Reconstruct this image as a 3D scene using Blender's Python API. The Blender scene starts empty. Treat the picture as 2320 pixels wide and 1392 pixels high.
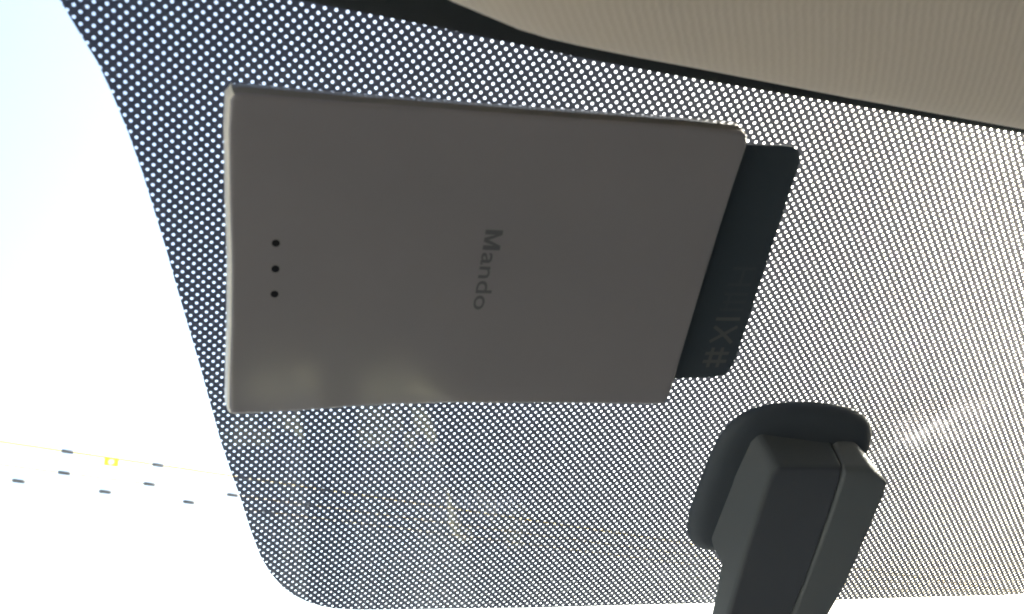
import bpy, bmesh, math, random
import numpy as np
from mathutils import Vector, Matrix

scene = bpy.context.scene
R = math.radians
random.seed(4)

# ------------------------------------------------------------------ frame
# Windshield frame: s across the car, t up the slope of the glass, h inward
# (into the cabin), all in units of K metres.  The glass is gently curved.
K = 0.19
RAKE = R(30)
ORIGIN = Vector((0.0, 0.0, 1.30))
AX_S = Vector((1, 0, 0))
AX_T = Vector((0, -math.cos(RAKE), math.sin(RAKE)))
AX_H = Vector((0, -math.sin(RAKE), -math.cos(RAKE)))
CURVE_A, CURVE_B, CURVE_C = 0.031716, -0.013209, 0.031689
PITCH = 0.0069098


def sag(s, t):
    x = (s - t) / math.sqrt(2)
    y = (s + t) / math.sqrt(2)
    return CURVE_A * x * x + CURVE_B * x * y + CURVE_C * y * y


def W(s, t, h=0.0):
    """point at inward distance h from the inner face of the curved glass"""
    return ORIGIN + (AX_S * s + AX_T * t + AX_H * (sag(s, t) + h)) * K


def WD(s, t, h=0.0):
    """the same over the flat device, which touches the glass only through its pad"""
    return ORIGIN + (AX_S * s + AX_T * t + AX_H * (0.0022 + h)) * K


# ------------------------------------------------------------------ camera
CAM = ORIGIN + (AX_S * -0.318857 + AX_T * 0.474183 + AX_H * 0.820658) * K
cam_data = bpy.data.cameras.new("camera")
cam = bpy.data.objects.new("camera", cam_data)
scene.collection.objects.link(cam)
right = Vector((0.945584, -0.309720, -0.099724))
down = Vector((0.064818, 0.479645, -0.875066))
fwd = Vector((0.318857, 0.820984, 0.473619))
cam.matrix_world = Matrix((
    (right.x, -down.x, -fwd.x, CAM.x),
    (right.y, -down.y, -fwd.y, CAM.y),
    (right.z, -down.z, -fwd.z, CAM.z),
    (0, 0, 0, 1)))
cam_data.sensor_width = 36.0
cam_data.lens = 36.0 * 2082.6 / 2320.0
cam_data.clip_start = 0.005
cam_data.clip_end = 500
cam_data.dof.use_dof = True
cam_data.dof.focus_distance = 1.6 * K
cam_data.dof.aperture_fstop = 38.0
scene.camera = cam

# ------------------------------------------------------------------ light
SUN_EL, SUN_AZ = R(28), R(72)          # azimuth from the car's nose towards its right
world = bpy.data.worlds.new("World")
scene.world = world
world.use_nodes = True
wn = world.node_tree
bg = wn.nodes["Background"]
sky = wn.nodes.new("ShaderNodeTexSky")
sky.sky_type = 'NISHITA'
sky.sun_disc = False
sky.sun_elevation = SUN_EL
sky.sun_rotation = SUN_AZ
sky.air_density = 1.0
sky.dust_density = 7.0
sky.ozone_density = 1.0
wn.links.new(sky.outputs[0], bg.inputs[0])
bg.inputs[1].default_value = 0.15

sun_data = bpy.data.lights.new("sun", 'SUN')
sun_data.energy = 4.0
sun_data.angle = R(0.53)
sun_data.color = (1.0, 0.965, 0.91)
sun = bpy.data.objects.new("sun", sun_data)
scene.collection.objects.link(sun)
to_sun = Vector((math.sin(SUN_AZ) * math.cos(SUN_EL), math.cos(SUN_AZ) * math.cos(SUN_EL), math.sin(SUN_EL)))
sun.rotation_euler = to_sun.to_track_quat('Z', 'Y').to_euler()
sun.location = to_sun * 30

vs = scene.view_settings
vs.view_transform = 'Standard'
vs.look = 'None'
vs.gamma = 1.0
vs.use_curve_mapping = False
vs.exposure = 2.65
scene.cycles.max_bounces = 10
scene.cycles.transparent_max_bounces = 16

# ------------------------------------------------------------------ helpers
col = scene.collection


def new_mat(name, color, rough=0.5, spec=0.5, coat=0.0, coat_rough=0.1):
    m = bpy.data.materials.new(name)
    m.use_nodes = True
    b = m.node_tree.nodes["Principled BSDF"]
    b.inputs["Base Color"].default_value = (*color, 1)
    b.inputs["Roughness"].default_value = rough
    b.inputs["Specular IOR Level"].default_value = spec
    b.inputs["Coat Weight"].default_value = coat
    b.inputs["Coat Roughness"].default_value = coat_rough
    return m


def grain(m, scale=900.0, bump=0.15, dist=0.0003, vary=0.12, rough_vary=0.12):
    """fine moulded grain: a little relief and a little unevenness of tone and gloss"""
    nt = m.node_tree
    b = nt.nodes["Principled BSDF"]
    tc = nt.nodes.new("ShaderNodeTexCoord")
    n1 = nt.nodes.new("ShaderNodeTexNoise")
    n1.inputs["Scale"].default_value = scale
    n1.inputs["Detail"].default_value = 4
    n2 = nt.nodes.new("ShaderNodeTexNoise")
    n2.inputs["Scale"].default_value = scale * 0.03
    n2.inputs["Detail"].default_value = 5
    nt.links.new(tc.outputs["Object"], n1.inputs["Vector"])
    nt.links.new(tc.outputs["Object"], n2.inputs["Vector"])
    bp = nt.nodes.new("ShaderNodeBump")
    bp.inputs["Strength"].default_value = bump
    bp.inputs["Distance"].default_value = dist
    nt.links.new(n1.outputs[0], bp.inputs["Height"])
    nt.links.new(bp.outputs[0], b.inputs["Normal"])
    base = b.inputs["Base Color"].default_value[:]
    ramp = nt.nodes.new("ShaderNodeMix")
    ramp.data_type = 'RGBA'
    ramp.inputs[6].default_value = (*[c * (1 - vary) for c in base[:3]], 1)
    ramp.inputs[7].default_value = (*[min(1, c * (1 + vary)) for c in base[:3]], 1)
    nt.links.new(n2.outputs[0], ramp.inputs[0])
    nt.links.new(ramp.outputs[2], b.inputs["Base Color"])
    mr = nt.nodes.new("ShaderNodeMapRange")
    r0 = b.inputs["Roughness"].default_value
    mr.inputs[3].default_value = max(0.02, r0 - rough_vary)
    mr.inputs[4].default_value = min(1, r0 + rough_vary)
    nt.links.new(n2.outputs[0], mr.inputs[0])
    nt.links.new(mr.outputs[0], b.inputs["Roughness"])
    return m


def mesh_obj(name, verts, faces, mat, parent=None, smooth=False):
    me = bpy.data.meshes.new(name)
    me.from_pydata([tuple(v) for v in verts], [], faces)
    me.update()
    o = bpy.data.objects.new(name, me)
    col.objects.link(o)
    if mat:
        me.materials.append(mat)
    if smooth:
        me.shade_smooth()
    if parent:
        o.parent = parent
        o.matrix_parent_inverse = parent.matrix_world.inverted()
    return o


def fix_normals(o):
    bm = bmesh.new()
    bm.from_mesh(o.data)
    bmesh.ops.recalc_face_normals(bm, faces=bm.faces)
    bm.to_mesh(o.data)
    bm.free()


def bevel(o, width, segs=3, angle=30):
    fix_normals(o)
    md = o.modifiers.new("bevel", 'BEVEL')
    md.width = width
    md.segments = segs
    md.limit_method = 'ANGLE'
    md.angle_limit = R(angle)
    md.harden_normals = False
    o.data.shade_smooth()
    ms = o.modifiers.new("wn", 'WEIGHTED_NORMAL')
    ms.keep_sharp = False
    return o


def thing(name, loc, label, cat, group=None):
    o = bpy.data.objects.new(name, None)
    o.location = loc
    o.empty_display_size = 0.02
    col.objects.link(o)
    o["label"] = label
    o["category"] = cat
    if group:
        o["group"] = group
    bpy.context.view_layer.update()
    return o


def rings_mesh(name, rings, mat, parent, close_first=True, close_last=True, smooth=False):
    """skin successive rings of equal point count (world points)"""
    n = len(rings[0])
    v = [p for r in rings for p in r]
    f = []
    for k in range(len(rings) - 1):
        for i in range(n):
            j = (i + 1) % n
            f.append((k * n + i, k * n + j, (k + 1) * n + j, (k + 1) * n + i))
    if close_first:
        f.append(tuple(range(n))[::-1])
    if close_last:
        f.append(tuple((len(rings) - 1) * n + i for i in range(n)))
    o = mesh_obj(name, v, f, mat, parent, smooth)
    fix_normals(o)
    return o


def offset_poly(pts, d):
    """move a closed outline outward (d > 0) or inward along its local normal"""
    n = len(pts)
    area = sum(pts[i][0] * pts[(i + 1) % n][1] - pts[(i + 1) % n][0] * pts[i][1] for i in range(n))
    sg = 1 if area > 0 else -1
    out = []
    for i in range(n):
        a, b, c = pts[i - 1], pts[i], pts[(i + 1) % n]
        e1 = Vector((b[0] - a[0], b[1] - a[1])).normalized()
        e2 = Vector((c[0] - b[0], c[1] - b[1])).normalized()
        n1 = Vector((e1.y, -e1.x)) * sg
        n2 = Vector((e2.y, -e2.x)) * sg
        m = (n1 + n2)
        m = m / max(0.5, m.length_squared / 2)
        out.append((b[0] + m.x * d, b[1] + m.y * d))
    return out


def smooth_poly(pts, it=2):
    for _ in range(it):
        q = []
        for i in range(len(pts)):
            a, b = pts[i], pts[(i + 1) % len(pts)]
            q.append((a[0] * .75 + b[0] * .25, a[1] * .75 + b[1] * .25))
            q.append((a[0] * .25 + b[0] * .75, a[1] * .25 + b[1] * .75))
        pts = q
    return pts


# ------------------------------------------------------------------ materials
def glass_material():
    m = bpy.data.materials.new("windshield_glass")
    m.use_nodes = True
    nt = m.node_tree
    nt.nodes.clear()
    out = nt.nodes.new("ShaderNodeOutputMaterial")
    tr = nt.nodes.new("ShaderNodeBsdfTransparent")
    tr.inputs[0].default_value = (0.90, 0.935, 0.925, 1)
    gl = nt.nodes.new("ShaderNodeBsdfGlossy")
    gl.inputs["Roughness"].default_value = 0.03
    fr = nt.nodes.new("ShaderNodeFresnel")
    geo = nt.nodes.new("ShaderNodeNewGeometry")
    ior = nt.nodes.new("ShaderNodeMapRange")            # same air-to-glass reflectance from either side of the thin pane
    ior.inputs[3].default_value = 1.5
    ior.inputs[4].default_value = 1 / 1.5
    nt.links.new(geo.outputs["Backfacing"], ior.inputs[0])
    nt.links.new(ior.outputs[0], fr.inputs[0])
    mx = nt.nodes.new("ShaderNodeMixShader")
    nt.links.new(fr.outputs[0], mx.inputs[0])
    nt.links.new(tr.outputs[0], mx.inputs[1])
    nt.links.new(gl.outputs[0], mx.inputs[2])
    # thin film of dust that scatters a little of the light passing through
    df = nt.nodes.new("ShaderNodeBsdfRefraction")
    df.inputs["Color"].default_value = (0.97, 0.97, 1.0, 1)
    df.inputs["Roughness"].default_value = 0.75
    df.inputs["IOR"].default_value = 1.3
    tc = nt.nodes.new("ShaderNodeTexCoord")
    nz = nt.nodes.new("ShaderNodeTexNoise")
    nz.inputs["Scale"].default_value = 18
    nz.inputs["Detail"].default_value = 7
    nz.inputs["Roughness"].default_value = 0.65
    nt.links.new(tc.outputs["Object"], nz.inputs["Vector"])
    mr = nt.nodes.new("ShaderNodeMapRange")
    mr.inputs[1].default_value = 0.3
    mr.inputs[2].default_value = 0.75
    mr.inputs[3].default_value = 0.006
    mr.inputs[4].default_value = 0.022
    nt.links.new(nz.outputs[0], mr.inputs[0])
    # glare and reflections painted into the film as soft ellipses on the glass
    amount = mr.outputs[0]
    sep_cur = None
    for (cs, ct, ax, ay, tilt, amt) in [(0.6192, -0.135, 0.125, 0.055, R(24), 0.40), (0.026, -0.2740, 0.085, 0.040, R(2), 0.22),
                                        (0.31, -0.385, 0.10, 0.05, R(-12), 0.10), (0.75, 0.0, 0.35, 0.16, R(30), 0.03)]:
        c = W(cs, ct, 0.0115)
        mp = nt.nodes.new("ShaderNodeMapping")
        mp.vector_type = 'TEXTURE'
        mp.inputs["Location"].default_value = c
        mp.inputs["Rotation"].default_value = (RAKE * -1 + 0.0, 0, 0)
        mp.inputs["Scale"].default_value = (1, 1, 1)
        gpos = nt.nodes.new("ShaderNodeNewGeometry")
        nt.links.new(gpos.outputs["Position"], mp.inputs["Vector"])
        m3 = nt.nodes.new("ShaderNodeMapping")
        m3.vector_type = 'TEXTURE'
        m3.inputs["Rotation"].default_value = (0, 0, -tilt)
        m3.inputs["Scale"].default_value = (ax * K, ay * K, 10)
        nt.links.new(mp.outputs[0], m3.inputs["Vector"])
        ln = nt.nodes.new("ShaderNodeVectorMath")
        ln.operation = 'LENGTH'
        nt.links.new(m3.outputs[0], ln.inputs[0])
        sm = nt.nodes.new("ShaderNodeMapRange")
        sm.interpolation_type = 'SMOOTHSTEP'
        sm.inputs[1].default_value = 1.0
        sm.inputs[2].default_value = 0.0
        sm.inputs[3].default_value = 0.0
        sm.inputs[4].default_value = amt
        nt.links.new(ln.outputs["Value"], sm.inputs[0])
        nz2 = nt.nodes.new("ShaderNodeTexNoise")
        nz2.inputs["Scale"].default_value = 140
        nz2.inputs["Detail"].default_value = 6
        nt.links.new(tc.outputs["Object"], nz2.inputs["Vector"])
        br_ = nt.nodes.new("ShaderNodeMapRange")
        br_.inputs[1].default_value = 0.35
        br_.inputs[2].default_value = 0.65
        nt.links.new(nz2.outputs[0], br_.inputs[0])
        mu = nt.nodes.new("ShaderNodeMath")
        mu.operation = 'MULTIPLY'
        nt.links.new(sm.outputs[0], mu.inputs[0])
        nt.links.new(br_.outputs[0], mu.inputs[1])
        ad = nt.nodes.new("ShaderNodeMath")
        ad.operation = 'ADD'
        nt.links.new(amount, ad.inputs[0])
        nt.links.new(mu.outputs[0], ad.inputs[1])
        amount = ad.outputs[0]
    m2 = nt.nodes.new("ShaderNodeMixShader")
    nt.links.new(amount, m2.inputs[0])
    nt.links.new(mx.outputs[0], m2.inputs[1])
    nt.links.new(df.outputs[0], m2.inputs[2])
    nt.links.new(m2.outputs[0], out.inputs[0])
    return m


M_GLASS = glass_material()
M_FRIT = new_mat("black_ceramic_print", (0.060, 0.062, 0.108), 0.5, 0.3)
# fired enamel is not quite opaque: a little sunlight scatters forward through it
_nt = M_FRIT.node_tree
_sc = _nt.nodes.new("ShaderNodeBsdfRefraction")
_sc.inputs["Color"].default_value = (0.93, 0.95, 1.0, 1)
_sc.inputs["Roughness"].default_value = 0.75
_sc.inputs["IOR"].default_value = 1.3
_fx = _nt.nodes.new("ShaderNodeMixShader")
_fx.inputs[0].default_value = 0.016
_nt.links.new(_nt.nodes["Principled BSDF"].outputs[0], _fx.inputs[1])
_nt.links.new(_sc.outputs[0], _fx.inputs[2])
_nt.links.new(_fx.outputs[0], _nt.nodes["Material Output"].inputs[0])
M_BAND = new_mat("solid_ceramic_print", (0.055, 0.058, 0.06), 0.5, 0.3)
M_DEVICE = grain(new_mat("ivory_plastic", (0.23, 0.215, 0.185), 0.4, 0.3, 1.0, 0.05), 1400, 0.05, 0.00008, 0.03, 0.05)
M_LIT_EDGE = new_mat("lit_edge_cream", (0.80, 0.74, 0.60), 0.35)  # cream tone stands in for light on the device's left edge
M_FACE = grain(new_mat("satin_face_plastic", (0.282, 0.266, 0.266), 0.4, 0.2, 1.0, 0.12), 1400, 0.05, 0.00008, 0.06, 0.05)
M_LOGO = new_mat("grey_print", (0.115, 0.115, 0.12), 0.5)
M_LAMP = new_mat("dark_lamp_window", (0.02, 0.02, 0.022), 0.15)
M_CARD = grain(new_mat("teal_card", (0.052, 0.066, 0.075), 0.3), 700, 0.03, 0.00005, 0.1, 0.06)
M_CARDPRINT = new_mat("card_print", (0.11, 0.112, 0.112), 0.4)
M_CARDFAINT = new_mat("worn_card_print", (0.062, 0.075, 0.083), 0.4)
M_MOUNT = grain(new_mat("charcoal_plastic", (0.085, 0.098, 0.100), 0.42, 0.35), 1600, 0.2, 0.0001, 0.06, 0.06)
M_MOUNT_LIT = grain(new_mat("lit_mount_plastic", (0.135, 0.15, 0.15), 0.45, 0.35), 1600, 0.2, 0.0001, 0.06, 0.06)  # paler copy of the mount plastic, standing in for light
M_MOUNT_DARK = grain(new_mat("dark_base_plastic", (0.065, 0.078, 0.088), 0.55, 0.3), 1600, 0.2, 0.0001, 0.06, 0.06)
M_MOUNT_SHADE = grain(new_mat("shaded_mount_plastic", (0.072, 0.080, 0.088), 0.32, 0.4), 1600, 0.1, 0.0001, 0.06, 0.06)  # darker copy of the mount plastic, painting shade on its front
M_PAD = new_mat("adhesive_foam", (0.03, 0.03, 0.03), 0.9)


def fabric_material():
    m = new_mat("beige_visor_cloth", (0.62, 0.56, 0.46), 0.95, 0.15)
    nt = m.node_tree
    b = nt.nodes["Principled BSDF"]
    b.inputs["Sheen Weight"].default_value = 0.25
    tc = nt.nodes.new("ShaderNodeTexCoord")
    wv = nt.nodes.new("ShaderNodeTexWave")
    wv.wave_type = 'BANDS'
    wv.bands_direction = 'X'
    wv.inputs["Scale"].default_value = 260
    wv.inputs["Distortion"].default_value = 2.0
    wv.inputs["Detail"].default_value = 2
    wv.inputs["Detail Scale"].default_value = 3
    nz = nt.nodes.new("ShaderNodeTexNoise")
    nz.inputs["Scale"].default_value = 1500
    nz.inputs["Detail"].default_value = 3
    ad = nt.nodes.new("ShaderNodeMath")
    ad.operation = 'ADD'
    mpv = nt.nodes.new("ShaderNodeMapping")
    mpv.inputs["Rotation"].default_value = (0, 0, R(36))
    nt.links.new(tc.outputs["Object"], mpv.inputs["Vector"])
    nt.links.new(mpv.outputs[0], wv.inputs["Vector"])
    nt.links.new(tc.outputs["Object"], nz.inputs["Vector"])
    nt.links.new(wv.outputs["Fac"], ad.inputs[0])
    nt.links.new(nz.outputs[0], ad.inputs[1])
    bp = nt.nodes.new("ShaderNodeBump")
    bp.inputs["Strength"].default_value = 0.09
    bp.inputs["Distance"].default_value = 0.0004
    nt.links.new(ad.outputs[0], bp.inputs["Height"])
    nt.links.new(bp.outputs[0], b.inputs["Normal"])
    mx = nt.nodes.new("ShaderNodeMix")
    mx.data_type = 'RGBA'
    mx.inputs[6].default_value = (0.62, 0.535, 0.42, 1)
    mx.inputs[7].default_value = (0.65, 0.567, 0.452, 1)
    nt.links.new(wv.outputs["Fac"], mx.inputs[0])
    nt.links.new(mx.outputs[2], b.inputs["Base Color"])
    return m


M_CLOTH = fabric_material()
M_ROOF = grain(new_mat("roof_cloth", (0.13, 0.13, 0.135), 0.95), 900, 0.3, 0.0004, 0.05, 0.02)
M_DASH = grain(new_mat("dash_plastic", (0.105, 0.107, 0.115), 0.6), 500, 0.4, 0.0006, 0.1, 0.05)
M_REFLECT = grain(new_mat("tan_reflector", (0.85, 0.69, 0.40), 0.6), 2600, 0.4, 0.0006, 0.7, 0.05)  # tan added to the unseen dashboard only for its reflections
M_SEAT = grain(new_mat("seat_cloth", (0.28, 0.275, 0.265), 0.9), 300, 0.4, 0.001, 0.12, 0.02)
M_TUB = grain(new_mat("cabin_trim", (0.16, 0.155, 0.15), 0.8), 300, 0.3, 0.001, 0.1, 0.02)
M_SLEEVE = new_mat("dark_sleeve", (0.06, 0.06, 0.06), 0.6)
M_SIGN = new_mat("yellow_plate", (0.75, 0.55, 0.05), 0.5)
_nt = M_SIGN.node_tree
_tl = _nt.nodes.new("ShaderNodeBsdfTranslucent")
_tl.inputs[0].default_value = (0.75, 0.60, 0.10, 1)
_mx = _nt.nodes.new("ShaderNodeMixShader")
_mx.inputs[0].default_value = 0.85
_nt.links.new(_nt.nodes["Principled BSDF"].outputs[0], _mx.inputs[1])
_nt.links.new(_tl.outputs[0], _mx.inputs[2])
_nt.links.new(_mx.outputs[0], _nt.nodes["Material Output"].inputs[0])
M_SIGNC = new_mat("pale_disc", (0.85, 0.85, 0.8), 0.5)

# ------------------------------------------------------------------ cabin shell (out of the picture, gives its light)
S_MID = 0.43


def structure(name, verts, faces, mat):
    o = mesh_obj(name, verts, faces, mat)
    o["kind"] = "structure"
    fix_normals(o)
    return o


def box_faces(k=0):
    return [(k, k + 1, k + 2, k + 3), (k + 7, k + 6, k + 5, k + 4), (k, k + 4, k + 5, k + 1),
            (k + 1, k + 5, k + 6, k + 2), (k + 2, k + 6, k + 7, k + 3), (k + 3, k + 7, k + 4, k)]


def box_verts(x0, x1, y0, y1, z0, z1):
    return [(x0, y0, z0), (x1, y0, z0), (x1, y1, z0), (x0, y1, z0),
            (x0, y0, z1), (x1, y0, z1), (x1, y1, z1), (x0, y1, z1)]


CX = S_MID * K
M_ROAD = grain(new_mat("concrete_road", (0.22, 0.217, 0.21), 0.9), 3, 0.3, 0.01, 0.15, 0.05)
structure("ground", [(-300, -300, 0), (300, -300, 0), (300, 300, 0), (-300, 300, 0)], [(0, 1, 2, 3)], M_ROAD)
roof_v, roof_f = [], []
nx, ny = 13, 9
edge = W(0.0, 0.56, 0.0)
for j in range(ny):
    for i in range(nx):
        u = i / (nx - 1) * 2 - 1
        y = edge.y - 2.3 * j / (ny - 1)
        roof_v.append((CX + u * 0.70, y, edge.z + 0.03 * min(1, j / 3) - 0.05 * u * u))
for j in range(ny - 1):
    for i in range(nx - 1):
        a = j * nx + i
        roof_f.append((a, a + 1, a + nx + 1, a + nx))
roof = structure("roof_lining", roof_v, roof_f, M_ROOF)
sol = roof.modifiers.new("thick", 'SOLIDIFY')
sol.thickness = 0.03
sol.offset = 1

# dashboard: a swept profile (y, z) with a raised hood
prof = [(0.66, 0.90), (0.45, 0.935), (0.28, 0.945), (0.18, 0.938), (0.13, 0.925), (0.122, 0.921), (0.115, 0.916), (0.108, 0.909), (0.103, 0.904), (0.10, 0.90), (0.085, 0.80), (0.12, 0.62), (0.66, 0.55)]


def hood(x):
    """how far the instrument hood reaches back towards the driver at a given place across the car"""
    e = 1 / (1 + math.exp((x - 0.085) / 0.006)) / (1 + math.exp((-0.42 - x) / 0.02))
    notch = 0.35 * math.exp(-((x - 0.012) / 0.009) ** 2) + 0.35 * math.exp(-((x + 0.055) / 0.01) ** 2)  # notches added to break up the hood's reflection
    return e * (1 - notch)


v, f = [], []
ND = 220
for i in range(ND + 1):
    x = CX - 0.70 + 1.40 * i / ND
    hd = hood(x)
    for (y, z) in prof:
        back = max(0.0, min(1.0, (0.2 - y) / 0.08)) if z > 0.7 else 0
        v.append((x, y - 0.05 * hd * back, z + (0.04 * hd * max(0, min(1, (0.35 - y) / 0.15)) if z > 0.85 else 0)))
m_ = len(prof)
for i in range(ND):
    for j in range(m_):
        k2 = (j + 1) % m_
        f.append((i * m_ + j, i * m_ + k2, (i + 1) * m_ + k2, (i + 1) * m_ + j))
f.append(tuple(range(m_)))
f.append(tuple(ND * m_ + j for j in range(m_)))
dash = structure("dashboard", v, f, M_DASH)
dash.data.materials.append(M_REFLECT)  # tan faces added to show as reflections in device and glass
for p_ in dash.data.polygons:
    cen = p_.center
    if -0.42 < cen.x < 0.10 and cen.y < 0.0705 and cen.z > 0.85 and random.random() < 0.82:
        p_.material_index = 1
    elif 0.09 < cen.x < 0.145 and 0.10 < cen.y < 0.13 and cen.z > 0.85 and random.random() < 0.6:
        p_.material_index = 1

# floor, doors and rear wall up to the window line
v, f = [], []
for b_ in [box_verts(CX - 0.72, CX + 0.72, -2.3, 0.7, 0.22, 0.28),
           box_verts(CX - 0.76, CX - 0.70, -2.3, 0.7, 0.28, 0.95),
           box_verts(CX + 0.70, CX + 0.76, -2.3, 0.7, 0.28, 0.95),
           box_verts(CX - 0.70, CX + 0.70, -2.36, -2.3, 0.28, 1.05),
           box_verts(CX - 0.76, CX - 0.70, -1.25, -1.05, 0.95, 1.33),
           box_verts(CX + 0.70, CX + 0.76, -1.25, -1.05, 0.95, 1.33)]:
    f += box_faces(len(v))
    v += b_
structure("cabin_shell", v, f, M_TUB)
M_TINT = bpy.data.materials.new("tinted_glass")
M_TINT.use_nodes = True
nt_ = M_TINT.node_tree
nt_.nodes.clear()
o_ = nt_.nodes.new("ShaderNodeOutputMaterial")
t_ = nt_.nodes.new("ShaderNodeBsdfTransparent")
t_.inputs[0].default_value = (0.15, 0.155, 0.16, 1)
nt_.links.new(t_.outputs[0], o_.inputs[0])
v, f = [], []
for b_ in [box_verts(CX - 0.74, CX - 0.735, -2.3, -1.06, 0.952, 1.33), box_verts(CX + 0.735, CX + 0.74, -2.3, 0.5, 0.952, 1.33),
           box_verts(CX - 0.70, CX + 0.70, -2.34, -2.335, 1.052, 1.36)]:
    f += box_faces(len(v))
    v += b_
structure("side_windows", v, f, M_TINT)
v, f = [], []
for x0 in (-0.58, 0.08):
    for b_ in [box_verts(CX + x0, CX + x0 + 0.5, -0.85, -0.32, 0.42, 0.58),
               box_verts(CX + x0 + 0.02, CX + x0 + 0.48, -1.02, -0.85, 0.45, 1.1)]:
        f += box_faces(len(v))
        v += b_
structure("front_seats", v, f, M_SEAT)

# ------------------------------------------------------------------ windshield
shield = thing("windshield", W(0.43, -3.8), "curved car windshield with a black dotted band around the mirror", "windshield")

# laminated pane, 4.8 mm thick
TH = 0.0048 / K
FRIT_OFF = 0.0                      # the print lies between the two plies
IN_FACE = 0.0115
nx, ny = 60, 44
S0, S1, T0, T1 = -3.1, 3.96, -3.85, 0.56
v, f = [], []
for side in (IN_FACE, IN_FACE - TH):
    for j in range(ny):
        for i in range(nx):
            v.append(W(S0 + (S1 - S0) * i / (nx - 1), T0 + (T1 - T0) * j / (ny - 1), side))
N = nx * ny
for j in range(ny - 1):
    for i in range(nx - 1):
        a = j * nx + i
        f.append((a, a + 1, a + nx + 1, a + nx))
        f.append((N + a, N + a + nx, N + a + nx + 1, N + a + 1))
rim = [i for i in range(nx)] + [j * nx + nx - 1 for j in range(1, ny)] + \
      [(ny - 1) * nx + i for i in range(nx - 2, -1, -1)] + [j * nx for j in range(ny - 2, 0, -1)]
for a, b in zip(rim, rim[1:] + rim[:1]):
    f.append((a, b, N + b, N + a))
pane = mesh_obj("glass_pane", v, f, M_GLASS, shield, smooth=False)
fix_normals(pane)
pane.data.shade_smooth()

# dotted ceramic band: a printed sheet with round clear dots on a diagonal grid
left_edge = [(-0.4642, 0.2941), (-0.4524, 0.2762), (-0.4418, 0.2574), (-0.4276, 0.233), (-0.4144, 0.211),
             (-0.4023, 0.1839), (-0.3896, 0.1516), (-0.3773, 0.1153), (-0.3658, 0.077), (-0.3545, 0.0389),
             (-0.3434, -0.0013), (-0.3313, -0.0435), (-0.3185, -0.0879), (-0.3049, -0.1376), (-0.2904, -0.1902),
             (-0.2774, -0.2307), (-0.2635, -0.2716), (-0.2492, -0.3184), (-0.2342, -0.3603), (-0.2205, -0.388),
             (-0.2036, -0.4122), (-0.1872, -0.428), (-0.1686, -0.4404), (-0.1513, -0.4483), (-0.1342, -0.4532),
             (-0.1056, -0.4573), (-0.071, -0.4594)]
left_edge = [(-0.4945, 0.33)] + left_edge
bottom = [(0.131, -0.4665), (0.39, -0.4686), (0.60, -0.4678), (0.82, -0.462), (0.931, -0.4594)]
outline = left_edge + bottom
mir = [(2 * S_MID - s, t) for s, t in left_edge[::-1]]
outline = outline + mir          # left side, bottom, right side; top stays open under the solid band
poly = np.array(outline)
TOP_T = 0.305
rt2 = math.sqrt(2)


def inside_dist(ps, pt):
    """signed distance to the outline (positive inside), and the inward normal of the nearest edge"""
    p = np.array((ps, pt))
    a, b = poly[:-1], poly[1:]
    d = b - a
    u = np.clip(((p - a) * d).sum(1) / (d * d).sum(1), 0, 1)
    q = a + d * u[:, None]
    dist = np.hypot(*(p - q).T)
    k = int(dist.argmin())
    nrm = np.array((-d[k][1], d[k][0]))
    nrm /= np.hypot(*nrm)
    return float((p - q[k]) @ nrm), q[k], nrm


# lattice phase from one dot of the pattern
PH_S, PH_T = 0.1596, -0.0624
ph_x = ((PH_S - PH_T) / rt2) % PITCH
ph_y = ((PH_S + PH_T) / rt2) % PITCH
HOLE = 0.220 * PITCH


def cell_template(nseg):
    inner, outer = [], []
    for i in range(nseg):
        a = 2 * math.pi * i / nseg
        c, s_ = math.cos(a), math.sin(a)
        m = max(abs(c), abs(s_))
        inner.append((HOLE * c, HOLE * s_))
        outer.append((PITCH / 2 * c / m, PITCH / 2 * s_ / m))
    return np.array(inner), np.array(outer)


TPL = {16: cell_template(16), 8: cell_template(8)}
V, F = [], []
smin, smax = -0.50, 2 * S_MID + 0.50
imin = int((smin - TOP_T) / rt2 / PITCH) - 2
imax = int((smax + 0.48) / rt2 / PITCH) + 2
jmin = int((smin - 0.48) / rt2 / PITCH) - 2
jmax = int((smax + TOP_T) / rt2 / PITCH) + 2
vcount = 0
blocks = []


def clip(pts, q, nrm):
    out = []
    n = len(pts)
    for i in range(n):
        a, b = pts[i], pts[(i + 1) % n]
        da = (a - q) @ nrm
        db = (b - q) @ nrm
        if da >= 0:
            out.append(a)
        if (da >= 0) != (db >= 0):
            out.append(a + (b - a) * (da / (da - db)))
    return out


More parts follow.
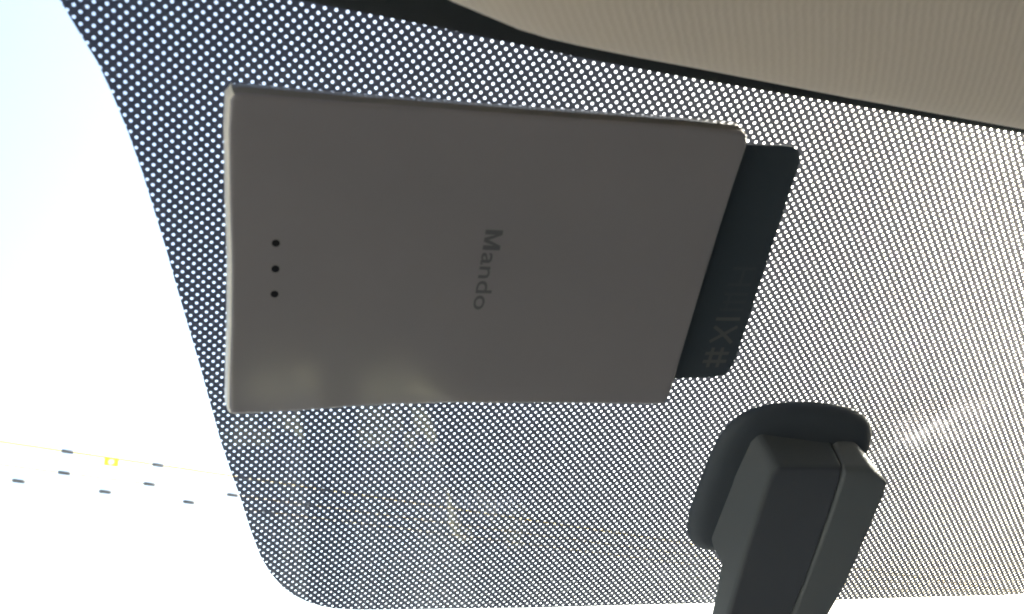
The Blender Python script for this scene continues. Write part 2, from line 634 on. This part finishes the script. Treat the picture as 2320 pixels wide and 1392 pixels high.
for i in range(imin, imax + 1):
    X = i * PITCH + ph_x
    for j in range(jmin, jmax + 1):
        Y = j * PITCH + ph_y
        s = (X + Y) / rt2
        t = (Y - X) / rt2
        if t > TOP_T or t < -0.485 or s < smin or s > smax:
            continue
        # quick accept away from the edges
        near = (s < -0.06 or s > 2 * S_MID + 0.06 or t < -0.44)
        cut = None
        if near:
            dist, q, nrm = inside_dist(s, t)
            if dist < -PITCH * 0.75:
                continue
            if dist < PITCH * 0.75:
                cut = (q, nrm)
        inner, outer = TPL[16 if s < 0.55 else 8]
        ns = len(inner)
        ci = np.stack(((inner[:, 0] + inner[:, 1]) / rt2 + s, (inner[:, 1] - inner[:, 0]) / rt2 + t), 1)
        co = np.stack(((outer[:, 0] + outer[:, 1]) / rt2 + s, (outer[:, 1] - outer[:, 0]) / rt2 + t), 1)
        if cut is None:
            blocks.append(np.concatenate((ci, co)))
            for k in range(ns):
                k2 = (k + 1) % ns
                F.append((vcount + k, vcount + ns + k, vcount + ns + k2, vcount + k2))
            vcount += 2 * ns
        else:
            for k in range(ns):
                k2 = (k + 1) % ns
                pts = clip([ci[k], co[k], co[k2], ci[k2]], *cut)
                if len(pts) >= 3:
                    blocks.append(np.array(pts))
                    F.append(tuple(range(vcount, vcount + len(pts))))
                    vcount += len(pts)
st = np.concatenate(blocks)
xx = (st[:, 0] - st[:, 1]) / rt2
yy = (st[:, 0] + st[:, 1]) / rt2
hh = CURVE_A * xx * xx + CURVE_B * xx * yy + CURVE_C * yy * yy + FRIT_OFF
P = np.array(ORIGIN)[None] + K * (st[:, :1] * np.array(AX_S)[None] + st[:, 1:] * np.array(AX_T)[None] + hh[:, None] * np.array(AX_H)[None])
band = mesh_obj("dotted_band", P.tolist(), F, M_FRIT, shield)
band["label"] = "black printed band pierced by a diagonal grid of clear round dots"

# solid black band along the top edge
tops = [(-3.1, 0.302), (-1.2, 0.300), (-0.55, 0.2960), (-0.25, 0.2878), (-0.12, 0.2835), (-0.02, 0.2790), (0.10, 0.2758), (0.25, 0.2752), (0.45, 0.2756),
        (0.70, 0.278), (0.95, 0.283), (1.2, 0.289), (2.2, 0.30), (3.96, 0.302)]
v, f = [], []
for s, t in tops:
    for k in range(6):
        v.append(W(s, t + (0.558 - t) * k / 5, FRIT_OFF + 0.0010))
for i in range(len(tops) - 1):
    for k in range(5):
        a = i * 6 + k
        f.append((a, a + 6, a + 7, a + 1))
sb = mesh_obj("solid_band", v, f, M_BAND, shield)
sb["label"] = "solid black printed strip along the top edge of the glass"

# ------------------------------------------------------------------ toll transponder
dev = thing("toll_transponder", W(-0.06, 0.07), "flat ivory plastic toll device with grey lettering stuck on the windshield", "toll device")
H_FACE = 0.060
face_line = [(-0.3000, 0.2193), (-0.3058, 0.2178), (-0.3090, 0.2125), (-0.3083, 0.1851), (-0.3030, 0.12), (-0.2972, 0.0599), (-0.2932, 0.0),
             (-0.2904, -0.061), (-0.2880, -0.1006), (-0.2858, -0.1078), (-0.2800, -0.1096), (-0.244, -0.1065), (-0.2096, -0.1023),
             (-0.1746, -0.0974), (-0.1297, -0.0922), (-0.0738, -0.0882), (0.0243, -0.0842), (0.1287, -0.0809),
             (0.1779, -0.0800), (0.1862, -0.0768), (0.1888, -0.0640), (0.1835, 0.015), (0.1784, 0.0919), (0.1740, 0.18), (0.1722, 0.2330),
             (0.1690, 0.2432), (0.1610, 0.2478), (0.10, 0.2450), (-0.0533, 0.2343), (-0.15, 0.2280), (-0.2095, 0.2240)]
rings = []
for d, h in [(-0.0052, H_FACE), (-0.0030, H_FACE - 0.0002), (-0.0014, H_FACE - 0.0010), (-0.0003, H_FACE - 0.0026), (0.0004, H_FACE - 0.006),
             (0.0016, 0.0515), (0.0018, 0.0507), (0.0008, 0.0503), (0.0008, 0.0492), (0.0018, 0.0488), (0.0024, 0.0415), (0.0012, 0.0388), (-0.004, 0.0380)]:
    rings.append([WD(s, t, h) for s, t in offset_poly(face_line, d)])
body = rings_mesh("body", rings[3:], M_DEVICE, dev, smooth=True)
plate = rings_mesh("face_panel", rings[:4], M_FACE, dev, close_last=False, smooth=True)
plate.data.shade_smooth()
ep = plate.modifiers.new("sharp", 'EDGE_SPLIT')
ep.split_angle = R(50)
body.data.shade_smooth()
es = body.modifiers.new("sharp", 'EDGE_SPLIT')
es.split_angle = R(50)
# strip added on the left edge of the case, painted pale as if lit
strip_rings = []
for d, h in [(-0.0012, 0.0586), (0.0004, 0.0572), (0.0016, 0.0540), (0.0030, 0.0500), (0.0036, 0.0420), (0.0026, 0.0392)]:
    pts_ = offset_poly(face_line, d)
    strip_rings.append([WD(s, t, h) for s, t in pts_[1:11]])
cv = [p for r in strip_rings for p in r]
cf = [(k * 10 + i, k * 10 + i + 1, (k + 1) * 10 + i + 1, (k + 1) * 10 + i) for k in range(5) for i in range(9)]
lit_strip = mesh_obj("lit_edge", cv, cf, M_LIT_EDGE, dev, smooth=True)
lit_strip["label"] = "left edge of the case, painted cream as if lit"
fix_normals(lit_strip)
pad_line = [(-0.2, -0.02), (0.1, 0.0), (0.09, 0.17), (-0.21, 0.15)]
rings_mesh("adhesive_pad", [[WD(s, t, 0.0105) for s, t in pad_line], [WD(s, t, 0.0384) for s, t in pad_line]], M_PAD, dev)


def disc(name, s, t, h0, h1, r, mat, parent, n=20):
    r0 = [WD(s + r * math.cos(2 * math.pi * i / n), t + r * math.sin(2 * math.pi * i / n), h0) for i in range(n)]
    r1 = [WD(s + r * math.cos(2 * math.pi * i / n), t + r * math.sin(2 * math.pi * i / n), h1) for i in range(n)]
    return rings_mesh(name, [r0, r1], mat, parent)


for s, t in [(-0.2599, 0.0853), (-0.2578, 0.0590), (-0.2561, 0.0324)]:
    disc("indicator_lamp", s, t, H_FACE - 0.002, H_FACE + 0.0003, 0.0036, M_LAMP, dev)


def lettering(name, text, base, along, up, length, height, h, mat, parent, bold=0.0, thick=0.0006):
    """flat raised lettering laid on the face: base = start of the baseline (s, t)"""
    cu = bpy.data.curves.new("tmp_text", 'FONT')
    cu.body = text
    cu.offset = bold
    cu.resolution_u = 4
    to = bpy.data.objects.new("tmp_text", cu)
    col.objects.link(to)
    dg = bpy.context.evaluated_depsgraph_get()
    me = bpy.data.meshes.new_from_object(to.evaluated_get(dg))
    bpy.data.objects.remove(to)
    xs = [q.co.x for q in me.vertices]
    ys = [q.co.y for q in me.vertices]
    x0, x1, y0, y1 = min(xs), max(xs), min(ys), max(ys)
    for q in me.vertices:
        a = (q.co.x - x0) / (x1 - x0) * length
        b = (q.co.y - y0) / (y1 - y0) * height
        q.co = WD(base[0] + along[0] * a + up[0] * b, base[1] + along[1] * a + up[1] * b, h + thick)
    me.name = name
    o = bpy.data.objects.new(name, me)
    col.objects.link(o)
    me.materials.append(mat)
    o.parent = parent
    o.matrix_parent_inverse = parent.matrix_world.inverted()
    return o


ang = R(3.2)
along = (math.sin(ang), -math.cos(ang))
upv = (math.cos(ang), math.sin(ang))
logo = lettering("lettering", "ando", (-0.0695 + along[0] * 0.0245, 0.1185 + along[1] * 0.0245), along, upv, 0.0640, 0.0165, H_FACE, M_LOGO, dev, bold=0.008, thick=0.0003)
# the capital is drawn from four heavy strokes and joined to the word
bm = bmesh.new()
bm.from_mesh(logo.data)
for quad in [[(0, 0), (.23, 0), (.23, 1), (0, 1)], [(.77, 0), (1, 0), (1, 1), (.77, 1)],
             [(.23, 1), (.23, .62), (.40, 0), (.5, .28)], [(.77, 1), (.5, .28), (.60, 0), (.77, .62)], [(.40, 0), (.60, 0), (.5, .28)]]:
    vv = [bm.verts.new(WD(-0.0695 + along[0] * a * 0.0215 + upv[0] * b * 0.0172, 0.1185 + along[1] * a * 0.0215 + upv[1] * b * 0.0172, H_FACE + 0.0003)) for a, b in quad]
    bm.faces.new(vv)
bmesh.ops.recalc_face_normals(bm, faces=bm.faces)
bm.to_mesh(logo.data)
bm.free()
logo["label"] = "grey word Mando running down the face"

# ------------------------------------------------------------------ card in the slot
card = thing("toll_card", W(0.23, 0.09, 0.03), "dark teal plastic card sticking out of the toll device", "card")
cl = [(0.04, 0.2160), (0.186, 0.2306), (0.2260, 0.2344), (0.2342, 0.2345), (0.2425, 0.2305), (0.2468, 0.2228), (0.2482, 0.2113), (0.2560, 0.1000), (0.2652, -0.0181),
      (0.2642, -0.0340), (0.2592, -0.0435), (0.2490, -0.0478), (0.2300, -0.0502), (0.06, -0.0650)]
rings_mesh("card_blank", [[WD(s, t, 0.0395) for s, t in cl], [WD(s, t, 0.0437) for s, t in cl]], M_CARD, card)


def stroke(pts, w, h, name, parent, mat):
    """flat printed stroke of width w following points (s, t)"""
    v, f = [], []
    for i, (s, t) in enumerate(pts):
        a = pts[max(0, i - 1)]
        b = pts[min(len(pts) - 1, i + 1)]
        d = Vector((b[0] - a[0], b[1] - a[1])).normalized()
        nrm = Vector((-d.y, d.x)) * (w / 2)
        v += [WD(s + nrm.x, t + nrm.y, h), WD(s - nrm.x, t - nrm.y, h)]
    for i in range(len(pts) - 1):
        f.append((2 * i, 2 * i + 1, 2 * i + 3, 2 * i + 2))
    return v, f


def glyph(name, strokes, w, h, parent, mat):
    V2, F2 = [], []
    for k, pts in enumerate(strokes):
        v, f = stroke(pts, w, h + 0.00004 * k, name, parent, mat)
        F2 += [tuple(len(V2) + i for i in q) for q in f]
        V2 += v
    return mesh_obj(name, V2, F2, mat, parent)


# printed marks along the outer edge of the card (in card axes: u towards the outer edge, w up)
ca = R(3.9)


def cp(u, w):
    return (0.2270 + u * math.cos(ca) - w * math.sin(ca), -0.0365 + u * math.sin(ca) + w * math.cos(ca))


HC = 0.0439
glyph("printed_mark", [[cp(-0.002, 0.009), cp(0.028, 0.009)], [cp(-0.002, 0.020), cp(0.028, 0.020)],
                       [cp(0.006, 0.001), cp(0.006, 0.028)], [cp(0.018, 0.001), cp(0.018, 0.028)]], 0.0042, HC, card, M_CARDPRINT)
glyph("printed_mark", [[cp(-0.001, 0.036), cp(0.028, 0.056)], [cp(-0.001, 0.056), cp(0.008, 0.050), cp(0.018, 0.042), cp(0.027, 0.034)],
                       [cp(-0.002, 0.066), cp(0.028, 0.066)]], 0.0042, HC, card, M_CARDPRINT)
glyph("printed_mark", [[cp(-0.001, 0.078), cp(0.028, 0.078)], [cp(0.0, 0.088), cp(0.028, 0.088)], [cp(-0.001, 0.098), cp(0.028, 0.098)],
                       [cp(0.006, 0.078), cp(0.006, 0.098)]], 0.0036, HC, card, M_CARDFAINT)
glyph("printed_mark", [[cp(0.0, 0.110), cp(0.028, 0.110)], [cp(0.014, 0.110), cp(0.014, 0.130)], [cp(0.0, 0.130), cp(0.028, 0.130)]],
      0.0036, HC, card, M_CARDFAINT)

# ------------------------------------------------------------------ mirror mount
mount = thing("mirror_mount", W(0.43, -0.23), "charcoal plastic rear view mirror mount with its arm reaching down", "mirror mount")
boot_half = [(0.3603, -0.3480), (0.3450, -0.3440), (0.3280, -0.3320), (0.3170, -0.3130), (0.3110, -0.2850), (0.3085, -0.2464), (0.3077, -0.2150), (0.3077, -0.1879),
             (0.3095, -0.1640), (0.3145, -0.1435), (0.3281, -0.1225), (0.3400, -0.1150), (0.3545, -0.1088), (0.3720, -0.1045), (0.3904, -0.1021)]
bc = 0.4225
boot = boot_half + [(bc, -0.0994)] + [(2 * bc - s, t) for s, t in boot_half[::-1]]
rings = []
for d, h in [(0.0010, 0.0118), (0.0015, 0.0150), (-0.002, 0.0200), (-0.006, 0.0235), (-0.013, 0.0260), (-0.022, 0.0268)]:
    rings.append([W(s, t, h) for s, t in offset_poly(boot, d)])
bt = rings_mesh("base_plate", rings, M_MOUNT_DARK, mount, smooth=True)
bt.data.shade_smooth()
es = bt.modifiers.new("sharp", 'EDGE_SPLIT')
es.split_angle = R(50)

# the stalk cover: cross-sections from the top edge down the arm; each row is
# (back-left, front-left, seam, front-right, back-right), points (s, t, h)
rows = [
    [(0.3480, -0.1345, 0.018), (0.3735, -0.1665, 0.060), (0.4660, -0.1625, 0.062), (0.5180, -0.1695, 0.055), (0.4900, -0.1385, 0.018)],
    [(0.3400, -0.1480, 0.018), (0.3680, -0.1790, 0.060), (0.4710, -0.1820, 0.062), (0.5580, -0.1940, 0.054), (0.5230, -0.1650, 0.018)],
    [(0.3365, -0.2100, 0.018), (0.3705, -0.2100, 0.060), (0.4775, -0.2200, 0.062), (0.5625, -0.2160, 0.053), (0.5280, -0.2100, 0.018)],
    [(0.3400, -0.3156, 0.019), (0.3800, -0.3000, 0.060), (0.4865, -0.2900, 0.062), (0.5700, -0.3020, 0.053), (0.5350, -0.3150, 0.019)],
    [(0.3580, -0.3380, 0.024), (0.3860, -0.3450, 0.060), (0.4915, -0.3400, 0.062), (0.5735, -0.3500, 0.053), (0.5380, -0.3400, 0.024)],
    [(0.3690, -0.3480, 0.034), (0.3885, -0.3700, 0.061), (0.4935, -0.3650, 0.063), (0.5745, -0.3750, 0.054), (0.5400, -0.3600, 0.034)],
    [(0.3840, -0.4300, 0.036), (0.3955, -0.4300, 0.062), (0.4970, -0.4300, 0.064), (0.5700, -0.4320, 0.055), (0.5380, -0.4300, 0.036)],
    [(0.4000, -0.5600, 0.044), (0.4040, -0.5600, 0.072), (0.4980, -0.5600, 0.074), (0.5560, -0.5600, 0.066), (0.5360, -0.5600, 0.044)],
    [(0.4050, -0.7600, 0.075), (0.4080, -0.7600, 0.112), (0.4930, -0.7600, 0.114), (0.5460, -0.7600, 0.108), (0.5350, -0.7600, 0.075)],
]
GAP = 0.00035
ringsL, ringsR = [], []
for r in rows:
    bl, fl, fs, fr_, br = r
    bm_ = (fs[0], fs[1], bl[2])
    ringsL.append([W(*bl), W(*fl), W(fs[0] - GAP, fs[1], fs[2]), W(bm_[0] - GAP, bm_[1] * .5 + bl[1] * .5, bm_[2])])
    ringsR.append([W(bm_[0] + GAP, bm_[1] * .5 + bl[1] * .5, bm_[2]), W(fs[0] + GAP, fs[1], fs[2] + 0.0010), W(*fr_), W(*br)])
for rr, lab in ((ringsL, "left half of the stalk cover, front painted darker as shade"), (ringsR, "right half of the stalk cover, painted paler as if lit")):
    o = rings_mesh("stalk_cover", rr, M_MOUNT if rr is ringsL else M_MOUNT_LIT, mount)
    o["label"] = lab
    if rr is ringsL:                       # shade painted darker and glossier on the front of the left half
        o.data.materials.append(M_MOUNT_SHADE)
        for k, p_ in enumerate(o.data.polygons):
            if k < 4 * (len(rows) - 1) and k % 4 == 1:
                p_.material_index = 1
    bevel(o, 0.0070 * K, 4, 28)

# ------------------------------------------------------------------ sun visor
visor = thing("sun_visor", W(0.5, 0.32, 0.1), "beige cloth sun visor folded up against the roof", "sun visor")
BK = AX_T * math.cos(RAKE) + AX_H * math.sin(RAKE)          # straight back
DN = AX_T * -math.sin(RAKE) + AX_H * math.cos(RAKE)         # straight down
E0 = ORIGIN + (AX_T * 0.316 + AX_H * 0.12) * K


def VP(s, b, w):
    return E0 + (AX_S * s + BK * b + DN * w) * K


vl = [(-0.30, 0.30), (-0.30, 0.20), (-0.285, 0.12), (-0.255, 0.075), (-0.215, 0.046), (-0.1850, 0.0325), (-0.1561, 0.0227), (-0.1451, 0.0199), (-0.1327, 0.0165), (-0.0991, 0.0074), (-0.0714, 0.0031),
      (-0.0452, 0.0010), (0.01, -0.0012), (0.0706, -0.0024), (0.2249, -0.0070), (0.4278, -0.0102), (0.8, -0.011), (1.3, -0.008), (1.60, 0.00),
      (1.68, 0.03), (1.71, 0.10), (1.72, 0.6), (1.68, 0.80), (1.55, 0.88), (0.6, 0.90), (-0.12, 0.88), (-0.26, 0.82), (-0.30, 0.70), (-0.30, 0.5)]
rings = []
for d, w in [(0.12, -0.096), (0.06, -0.093), (0.028, -0.085), (0.010, -0.072), (0.001, -0.054), (0.0, -0.044), (0.003, -0.034), (0.010, -0.024),
             (0.022, -0.014), (0.040, -0.006), (0.065, 0.0005), (0.095, 0.0045), (0.13, 0.0065), (0.17, 0.0075)]:
    rings.append([VP(s, b - 0.018, w + 0.0175) for s, b in offset_poly(vl, -d)])
vb = rings_mesh("padded_panel", rings, M_CLOTH, visor, smooth=True)
vb.data.shade_smooth()
rod = [[VP(0.1 + 1.3 * k, 0.90 + 0.02 * math.cos(2 * math.pi * i / 10), -0.05 + 0.02 * math.sin(2 * math.pi * i / 10)) for i in range(10)] for k in (0, 1)]
rings_mesh("hinge_rod", rod, M_MOUNT_DARK, visor)

# ------------------------------------------------------------------ overhead cables outside
DIST = 15.0


def out_pt(dx, dz):
    """point in the plane DIST metres ahead of the car from a slope right and a slope up"""
    return Vector((CAM.x + dx * DIST, CAM.y + DIST, CAM.z + dz * DIST))


def tube(p0, p1, r, n=8):
    d = (p1 - p0).normalized()
    a = d.orthogonal().normalized()
    b = d.cross(a)
    return [[p + a * r * math.cos(2 * math.pi * i / n) + b * r * math.sin(2 * math.pi * i / n) for i in range(n)] for p in (p0, p1)]


cables = [
    ("thin yellowish overhead cable, the uppermost of three, with a yellow plate", (-0.1865, 0.3770), (-0.0334, 0.3536), [-0.1224, -0.0334, 0.055], 0.0145),
    ("thin overhead cable with dark sleeves, the middle one of three", (-0.1829, 0.3525), (0.0441, 0.3207), [-0.1229, -0.0403, 0.0441], 0.0105),
    ("thin overhead cable with dark sleeves, the lowest of three", (-0.1807, 0.3376), (0.0002, 0.3130), [-0.1636, -0.0821, 0.0002], 0.009),
]
for lab, a, b, marks, rad in cables:
    k = (b[1] - a[1]) / (b[0] - a[0])
    at = lambda x: out_pt(x, a[1] + k * (x - a[0]))
    root = thing("overhead_cable", at(-0.1), lab, "cable", "cables crossing above the road")
    pts = [at(-1.6 + 3.2 * i / 16) for i in range(17)]
    rr = []
    for i in range(16):
        rr += tube(pts[i], pts[i + 1], rad)[:1]
    rr.append(tube(pts[15], pts[16], rad)[1])
    rings_mesh("wire", rr, M_SIGN, root, smooth=True)
    step = marks[1] - marks[0]
    for mx in marks + [marks[0] - step, marks[2] + step]:
        c0, c1 = at(mx - 0.0050), at(mx + 0.0050)
        t0 = tube(c0, c1, 0.030, 10)
        t1 = tube(c0 - (c1 - c0) * 0.12, c1 + (c1 - c0) * 0.12, 0.008, 10)
        rings_mesh("sleeve", [t1[0], t0[0], t0[1], t1[1]], M_SLEEVE, root, smooth=True)

sign = thing("hanging_plate", out_pt(-0.0795, 0.3560), "small yellow plate with a pale round centre hanging from the upper cable", "sign")
c = out_pt(-0.0795, 0.3563)
hw, hh_ = 0.105, 0.058
pv = [(c + Vector((x * hw, y, z * hh_ - x * 0.012)))[:] for y in (0, 0.02) for x, z in ((-1, -1), (1, -1), (1, 1), (-1, 1))]
mesh_obj("plate", pv, [(0, 1, 2, 3), (7, 6, 5, 4), (0, 4, 5, 1), (1, 5, 6, 2), (2, 6, 7, 3), (3, 7, 4, 0)], M_SIGN, sign)
rd = [[c + Vector((0.045 * math.cos(2 * math.pi * i / 16), y, 0.045 * math.sin(2 * math.pi * i / 16))) for i in range(16)] for y in (-0.012, -0.001)]
rings_mesh("disc", rd, M_SIGNC, sign)
for x in (-0.09, 0.09):
    hp = tube(c + Vector((x, 0.01, hh_)), c + Vector((x, 0.01, hh_ + 0.16 - x * 0.15)), 0.004)
    rings_mesh("hanger", hp, M_SLEEVE, sign)
